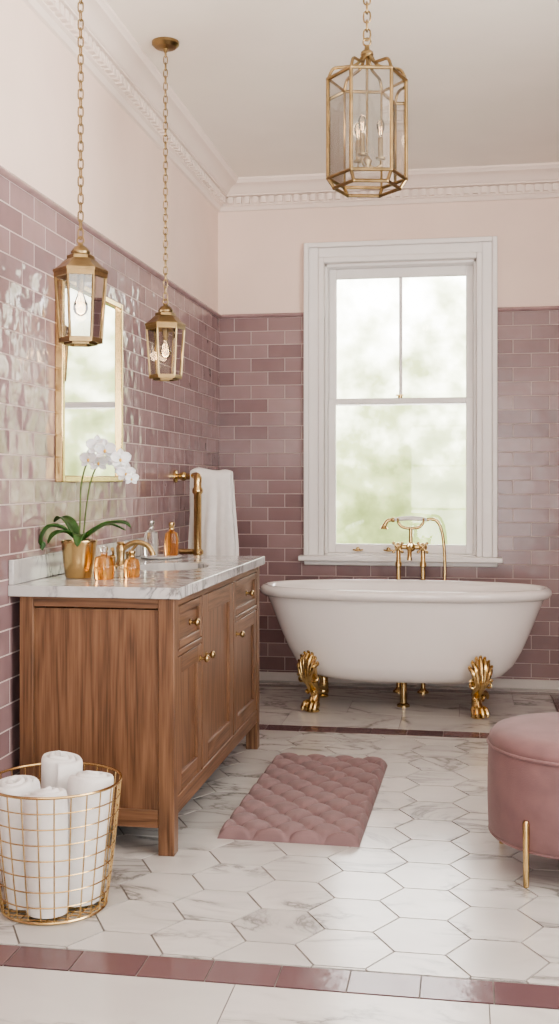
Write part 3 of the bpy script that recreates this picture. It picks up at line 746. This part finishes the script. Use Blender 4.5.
# ------------------------------------------------------------------ ottoman
ot = empty('round_velvet_ottoman', (1.915, 3.70, 0)); R = 0.295
prof = [(0, 0.10), (R-0.02, 0.10), (R-0.006, 0.106), (R, 0.12), (R+0.003, 0.20), (R+0.003, 0.30), (R, 0.385), (R-0.003, 0.392), (R+0.001, 0.399), (R-0.004, 0.417), (R-0.020, 0.436), (R-0.06, 0.447), (R-0.15, 0.453), (0, 0.455)]
Part().lathe(prof, segs=72).done('upholstery', M['velvet'], ot, angle=70)
p = Part().torus((0, 0, 0.392), R+0.001, 0.0055, 'Z', 72, 8).torus((0, 0, 0.108), R-0.004, 0.005, 'Z', 72, 8); p.done('piping', M['velvet'], ot)
p = Part()
for a in (232, 145, 55, 325):
    ca, sa = cos(radians(a)), sin(radians(a)); rr = R+0.006
    p.tube([(rr*ca, rr*sa, 0.0), (rr*ca, rr*sa, 0.012), (rr*ca, rr*sa, 0.10), (rr*ca, rr*sa, 0.195), (rr*ca, rr*sa, 0.205)], [0.008, 0.009, 0.010, 0.0115, 0.008], 14)
p.done('brass_legs', M['gold'], ot)

# ------------------------------------------------------------------ orchid
oc = empty('potted_orchid', (0.150, 3.85, CZ+.0005)); 
Part().lathe([(0, 0), (0.046, 0), (0.050, 0.004), (0.058, 0.06), (0.064, 0.125), (0.067, 0.132), (0.066, 0.137), (0.060, 0.137), (0.056, 0.12), (0, 0.118)], segs=40).done('gold_pot', M['gold'], oc)
Part().lathe([(0.0, 0.116), (0.05, 0.122), (0.057, 0.120), (0.02, 0.13), (0, 0.132)], segs=24).done('bark', M['soil'], oc)
p = Part()
def leaf(pts, wmax):
    P = catmull(pts, 6); n = len(P)
    def f(u, v_):
        i = min(n-1, int(round(v_*(n-1)))); c = P[i]; tt = (P[min(n-1, i+1)]-P[max(0, i-1)]).normalized()
        side = tt.cross(Vector((0,0,1)));
        side = side.normalized() if side.length > 1e-3 else Vector((1,0,0))
        up = side.cross(tt).normalized()
        w = wmax*(sin(pi*min(1, (v_*0.93+0.07)))**0.6)
        s = (u-0.5)*2
        return c + side*s*w + up*(abs(s)**1.5)*w*0.35
    p.grid(f, 6, n-1)
leaf([(0, 0, 0.125), (-0.05, -0.02, 0.175), (-0.10, -0.03, 0.185), (-0.125, -0.035, 0.15), (-0.128, -0.035, 0.10)], 0.028)
leaf([(0, 0, 0.125), (0.05, -0.01, 0.16), (0.11, -0.01, 0.195), (0.17, -0.01, 0.20), (0.20, -0.01, 0.185)], 0.028)
leaf([(0, 0, 0.125), (0.04, 0.04, 0.165), (0.09, 0.07, 0.19), (0.15, 0.09, 0.17)], 0.026)
leaf([(0, 0, 0.125), (-0.045, 0.03, 0.19), (-0.085, 0.05, 0.215), (-0.12, 0.06, 0.20)], 0.028)
leaf([(0, 0, 0.125), (0.02, -0.05, 0.155), (0.03, -0.09, 0.155), (0.035, -0.115, 0.12)], 0.022)
leaf([(0, 0, 0.125), (-0.03, -0.045, 0.165), (-0.06, -0.085, 0.16), (-0.08, -0.105, 0.13)], 0.022)
p.done('leaves', M['leaf'], oc, solid=0.003, angle=80)
s1 = catmull([(0, 0, 0.12), (0.004, 0, 0.22), (0.008, 0.0, 0.34), (0.035, 0.0, 0.43), (0.08, -0.005, 0.475), (0.14, -0.01, 0.455), (0.185, -0.012, 0.40), (0.205, -0.012, 0.35)], 6)
s2 = catmull([(0.01, 0.01, 0.12), (0.02, 0.02, 0.25), (0.04, 0.02, 0.36), (0.07, 0.03, 0.42), (0.12, 0.04, 0.43), (0.16, 0.04, 0.40)], 6)
Part().tube(s1, 0.0032, 8).tube(s2, 0.003, 8).done('stems', M['stem'], oc)
pe, li = Part(), Part()
def petal(part, Mx, ang, L, W, cup=0.15):
    ca, sa = cos(ang), sin(ang)
    def f(u, v_):
        s = (u-0.5)*2; w = W*sin(pi*min(1, 0.08+v_*0.92))**0.55 if v_ < 1 else 0
        x = s*w; y = v_*L; z = cup*L*(s*s*0.6 + 0.5*v_*v_) - 0.0
        return Mx @ Vector((x*ca - y*sa, x*sa + y*ca, z))
    part.grid(f, 6, 7)
def flower(c, face, size):
    d = Vector(face).normalized(); up = Vector((0,0,1)); sd = up.cross(d).normalized(); u2 = d.cross(sd)
    Mx = Matrix(((sd.x, u2.x, d.x, c[0]), (sd.y, u2.y, d.y, c[1]), (sd.z, u2.z, d.z, c[2]), (0,0,0,1)))
    for a in (0, 130, -130): petal(pe, Mx, radians(a), size*0.52, size*0.17)
    M2 = Mx @ Matrix.Translation((0, 0, 0.003))
    for a in (72, -72): petal(pe, M2, radians(a), size*0.55, size*0.27)
    q = Mx @ Vector((0, -size*0.06, size*0.08)); li.sphere(q, size*0.07, seg=8, sz=1.3)
fl = [(s1[19], (-0.3, -1, 0.1), 0.072), (s1[23], (0.3, -1, 0.2), 0.078), (s1[27], (0.1, -1, 0.1), 0.078), (s1[32], (0.6, -1, 0), 0.074), (s1[37], (0.3, -1, -0.1), 0.066), (s1[41], (0.7, -0.8, -0.2), 0.052),
      (s2[17], (0.2, -1, 0.1), 0.070), (s2[24], (0.7, -0.8, 0.1), 0.068), (s2[29], (0.5, -1, -0.1), 0.058)]
for c, fc, sz in fl:
    d = Vector(fc).normalized(); flower(Vector(c) + d*0.012 + Vector((random.uniform(-.008,.008), 0, random.uniform(-.012,.008))), fc, sz)
pe.done('petals', M['petal'], oc, solid=0.0012, angle=180); li.done('flower_lips', M['lip'], oc)

# ------------------------------------------------------------------ perfume bottles
def bottle(name, x, y, z, R, h, mat, capm, sq=1.0):
    e = empty(name, (x, y, z))
    Part().lathe([(0, 0), (R*0.92, 0), (R, 0.004), (R*1.02, h*0.45), (R*0.85, h*0.66), (R*0.35, h*0.72), (R*0.33, h*0.78), (0, h*0.78)], segs=28, sy=sq).done('glass', M[mat], e)
    Part().lathe([(0, h*0.77), (R*0.40, h*0.77), (R*0.40, h*0.80), (R*0.3, h*0.82), (R*0.45, h*0.90), (R*0.42, h*0.97), (0, h)], segs=20).done('stopper', M[capm], e)
CT = CZ+.0005
bottle('amber_perfume_bottle', 0.262, 3.80, CT, 0.036, 0.120, 'amber', 'clear')
bottle('amber_perfume_bottle.001', 0.335, 3.90, CT, 0.030, 0.098, 'amber', 'gold')
ty = empty('vanity_tray', (0.165, 4.90, CT))
Part().lathe([(0, 0), (0.075, 0), (0.090, 0.004), (0.095, 0.010), (0.0, 0.010)], segs=40, sx=1.0, sy=1.3).done('dish', M['porc'], ty)
bottle('clear_perfume_bottle', 0.125, 4.87, CT+0.0105, 0.033, 0.165, 'clear', 'capg')
bottle('amber_perfume_bottle.002', 0.205, 4.93, CT+0.0105, 0.033, 0.155, 'amber', 'gold', 0.7)

# ------------------------------------------------------------------ world + portals
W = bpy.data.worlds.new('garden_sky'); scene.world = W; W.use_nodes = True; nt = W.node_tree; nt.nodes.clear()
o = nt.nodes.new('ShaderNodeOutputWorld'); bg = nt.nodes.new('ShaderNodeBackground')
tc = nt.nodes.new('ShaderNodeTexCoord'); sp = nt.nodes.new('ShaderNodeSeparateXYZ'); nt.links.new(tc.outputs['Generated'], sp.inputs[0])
nz = N(nt, 'ShaderNodeTexNoise', Scale=38.0, Detail=4.0); nt.links.new(tc.outputs['Generated'], nz.inputs['Vector'])
nzb = N(nt, 'ShaderNodeTexNoise', Scale=11.0, Detail=1.0); nt.links.new(tc.outputs['Generated'], nzb.inputs['Vector'])
n_s = math_n(nt, 'ADD', math_n(nt, 'MULTIPLY', math_n(nt, 'SUBTRACT', nz.outputs['Fac'], 0.5), 0.42), math_n(nt, 'MULTIPLY', math_n(nt, 'SUBTRACT', nzb.outputs['Fac'], 0.5), 0.22))
hgt = math_n(nt, 'ADD', sp.outputs['Z'], n_s)
mr_ = nt.nodes.new('ShaderNodeMapRange'); mr_.inputs['From Min'].default_value = -0.16; mr_.inputs['From Max'].default_value = 0.22
nt.links.new(hgt, mr_.inputs['Value'])
r = ramp(nt, [(0.0, (0.075, 0.095, 0.032)), (0.30, (0.135, 0.160, 0.064)), (0.52, (0.245, 0.275, 0.140)), (0.76, (0.60, 0.625, 0.47)), (1.0, (1.0, 0.985, 0.95))])
nt.links.new(mr_.outputs[0], r.inputs['Fac'])
st = nt.nodes.new('ShaderNodeMapRange'); st.inputs['From Min'].default_value = 0.3; st.inputs['From Max'].default_value = 0.75
nt.links.new(sp.outputs['Y'], st.inputs['Value'])
mxw = nt.nodes.new('ShaderNodeMix'); mxw.data_type = 'RGBA'
nt.links.new(st.outputs[0], mxw.inputs['Factor']); mxw.inputs[6].default_value = (1.0, 0.985, 0.95, 1); nt.links.new(r.outputs['Color'], mxw.inputs[7])
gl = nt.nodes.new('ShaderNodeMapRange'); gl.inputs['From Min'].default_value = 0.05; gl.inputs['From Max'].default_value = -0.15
gl.inputs['To Min'].default_value = 5.1; gl.inputs['To Max'].default_value = 10.5  # extra glow added below the horizon, away from the garden, to brighten the ceiling
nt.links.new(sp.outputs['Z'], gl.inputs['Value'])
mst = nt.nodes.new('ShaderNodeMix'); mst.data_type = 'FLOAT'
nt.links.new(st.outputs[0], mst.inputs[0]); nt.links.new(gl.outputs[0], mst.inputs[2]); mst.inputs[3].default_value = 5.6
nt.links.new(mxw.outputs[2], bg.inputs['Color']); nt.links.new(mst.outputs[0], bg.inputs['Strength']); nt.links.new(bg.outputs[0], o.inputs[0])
def portal(nm, loc, rot, sx, sy):
    L = bpy.data.lights.new(nm, 'AREA'); L.shape = 'RECTANGLE'; L.size = sx; L.size_y = sy
    L.cycles.is_portal = True
    ob = bpy.data.objects.new(nm, L); COL.objects.link(ob); ob.location = loc; ob.rotation_euler = rot
portal('window_1_portal', ((WX0+WX1)/2, YB+0.15, (WZ0+WZ1)/2), (radians(-90), 0, 0), 0.9, 1.8)
portal('added_window_portal', (XR+0.13, (RY0+RY1)/2, (RZ0+RZ1)/2), (0, radians(90), 0), 2.0, 2.6)
portal('added_door_portal', ((DX0+DX1)/2, YF-0.1, DZ/2), (radians(90), 0, 0), 1.9, 2.6)

# ------------------------------------------------------------------ camera
cd = bpy.data.cameras.new('camera'); cam = bpy.data.objects.new('camera', cd); COL.objects.link(cam)
cam.location = (1.547, 0, 1.25); cam.rotation_euler = (radians(90), 0, radians(9.62))
cd.sensor_width = 36; cd.lens = 1100/1024*36; cd.shift_y = -31/1024; cd.clip_start = 0.05
scene.camera = cam
scene.view_settings.view_transform = 'AgX'
scene.view_settings.look = 'AgX - Medium High Contrast'
scene.view_settings.exposure = 0.66
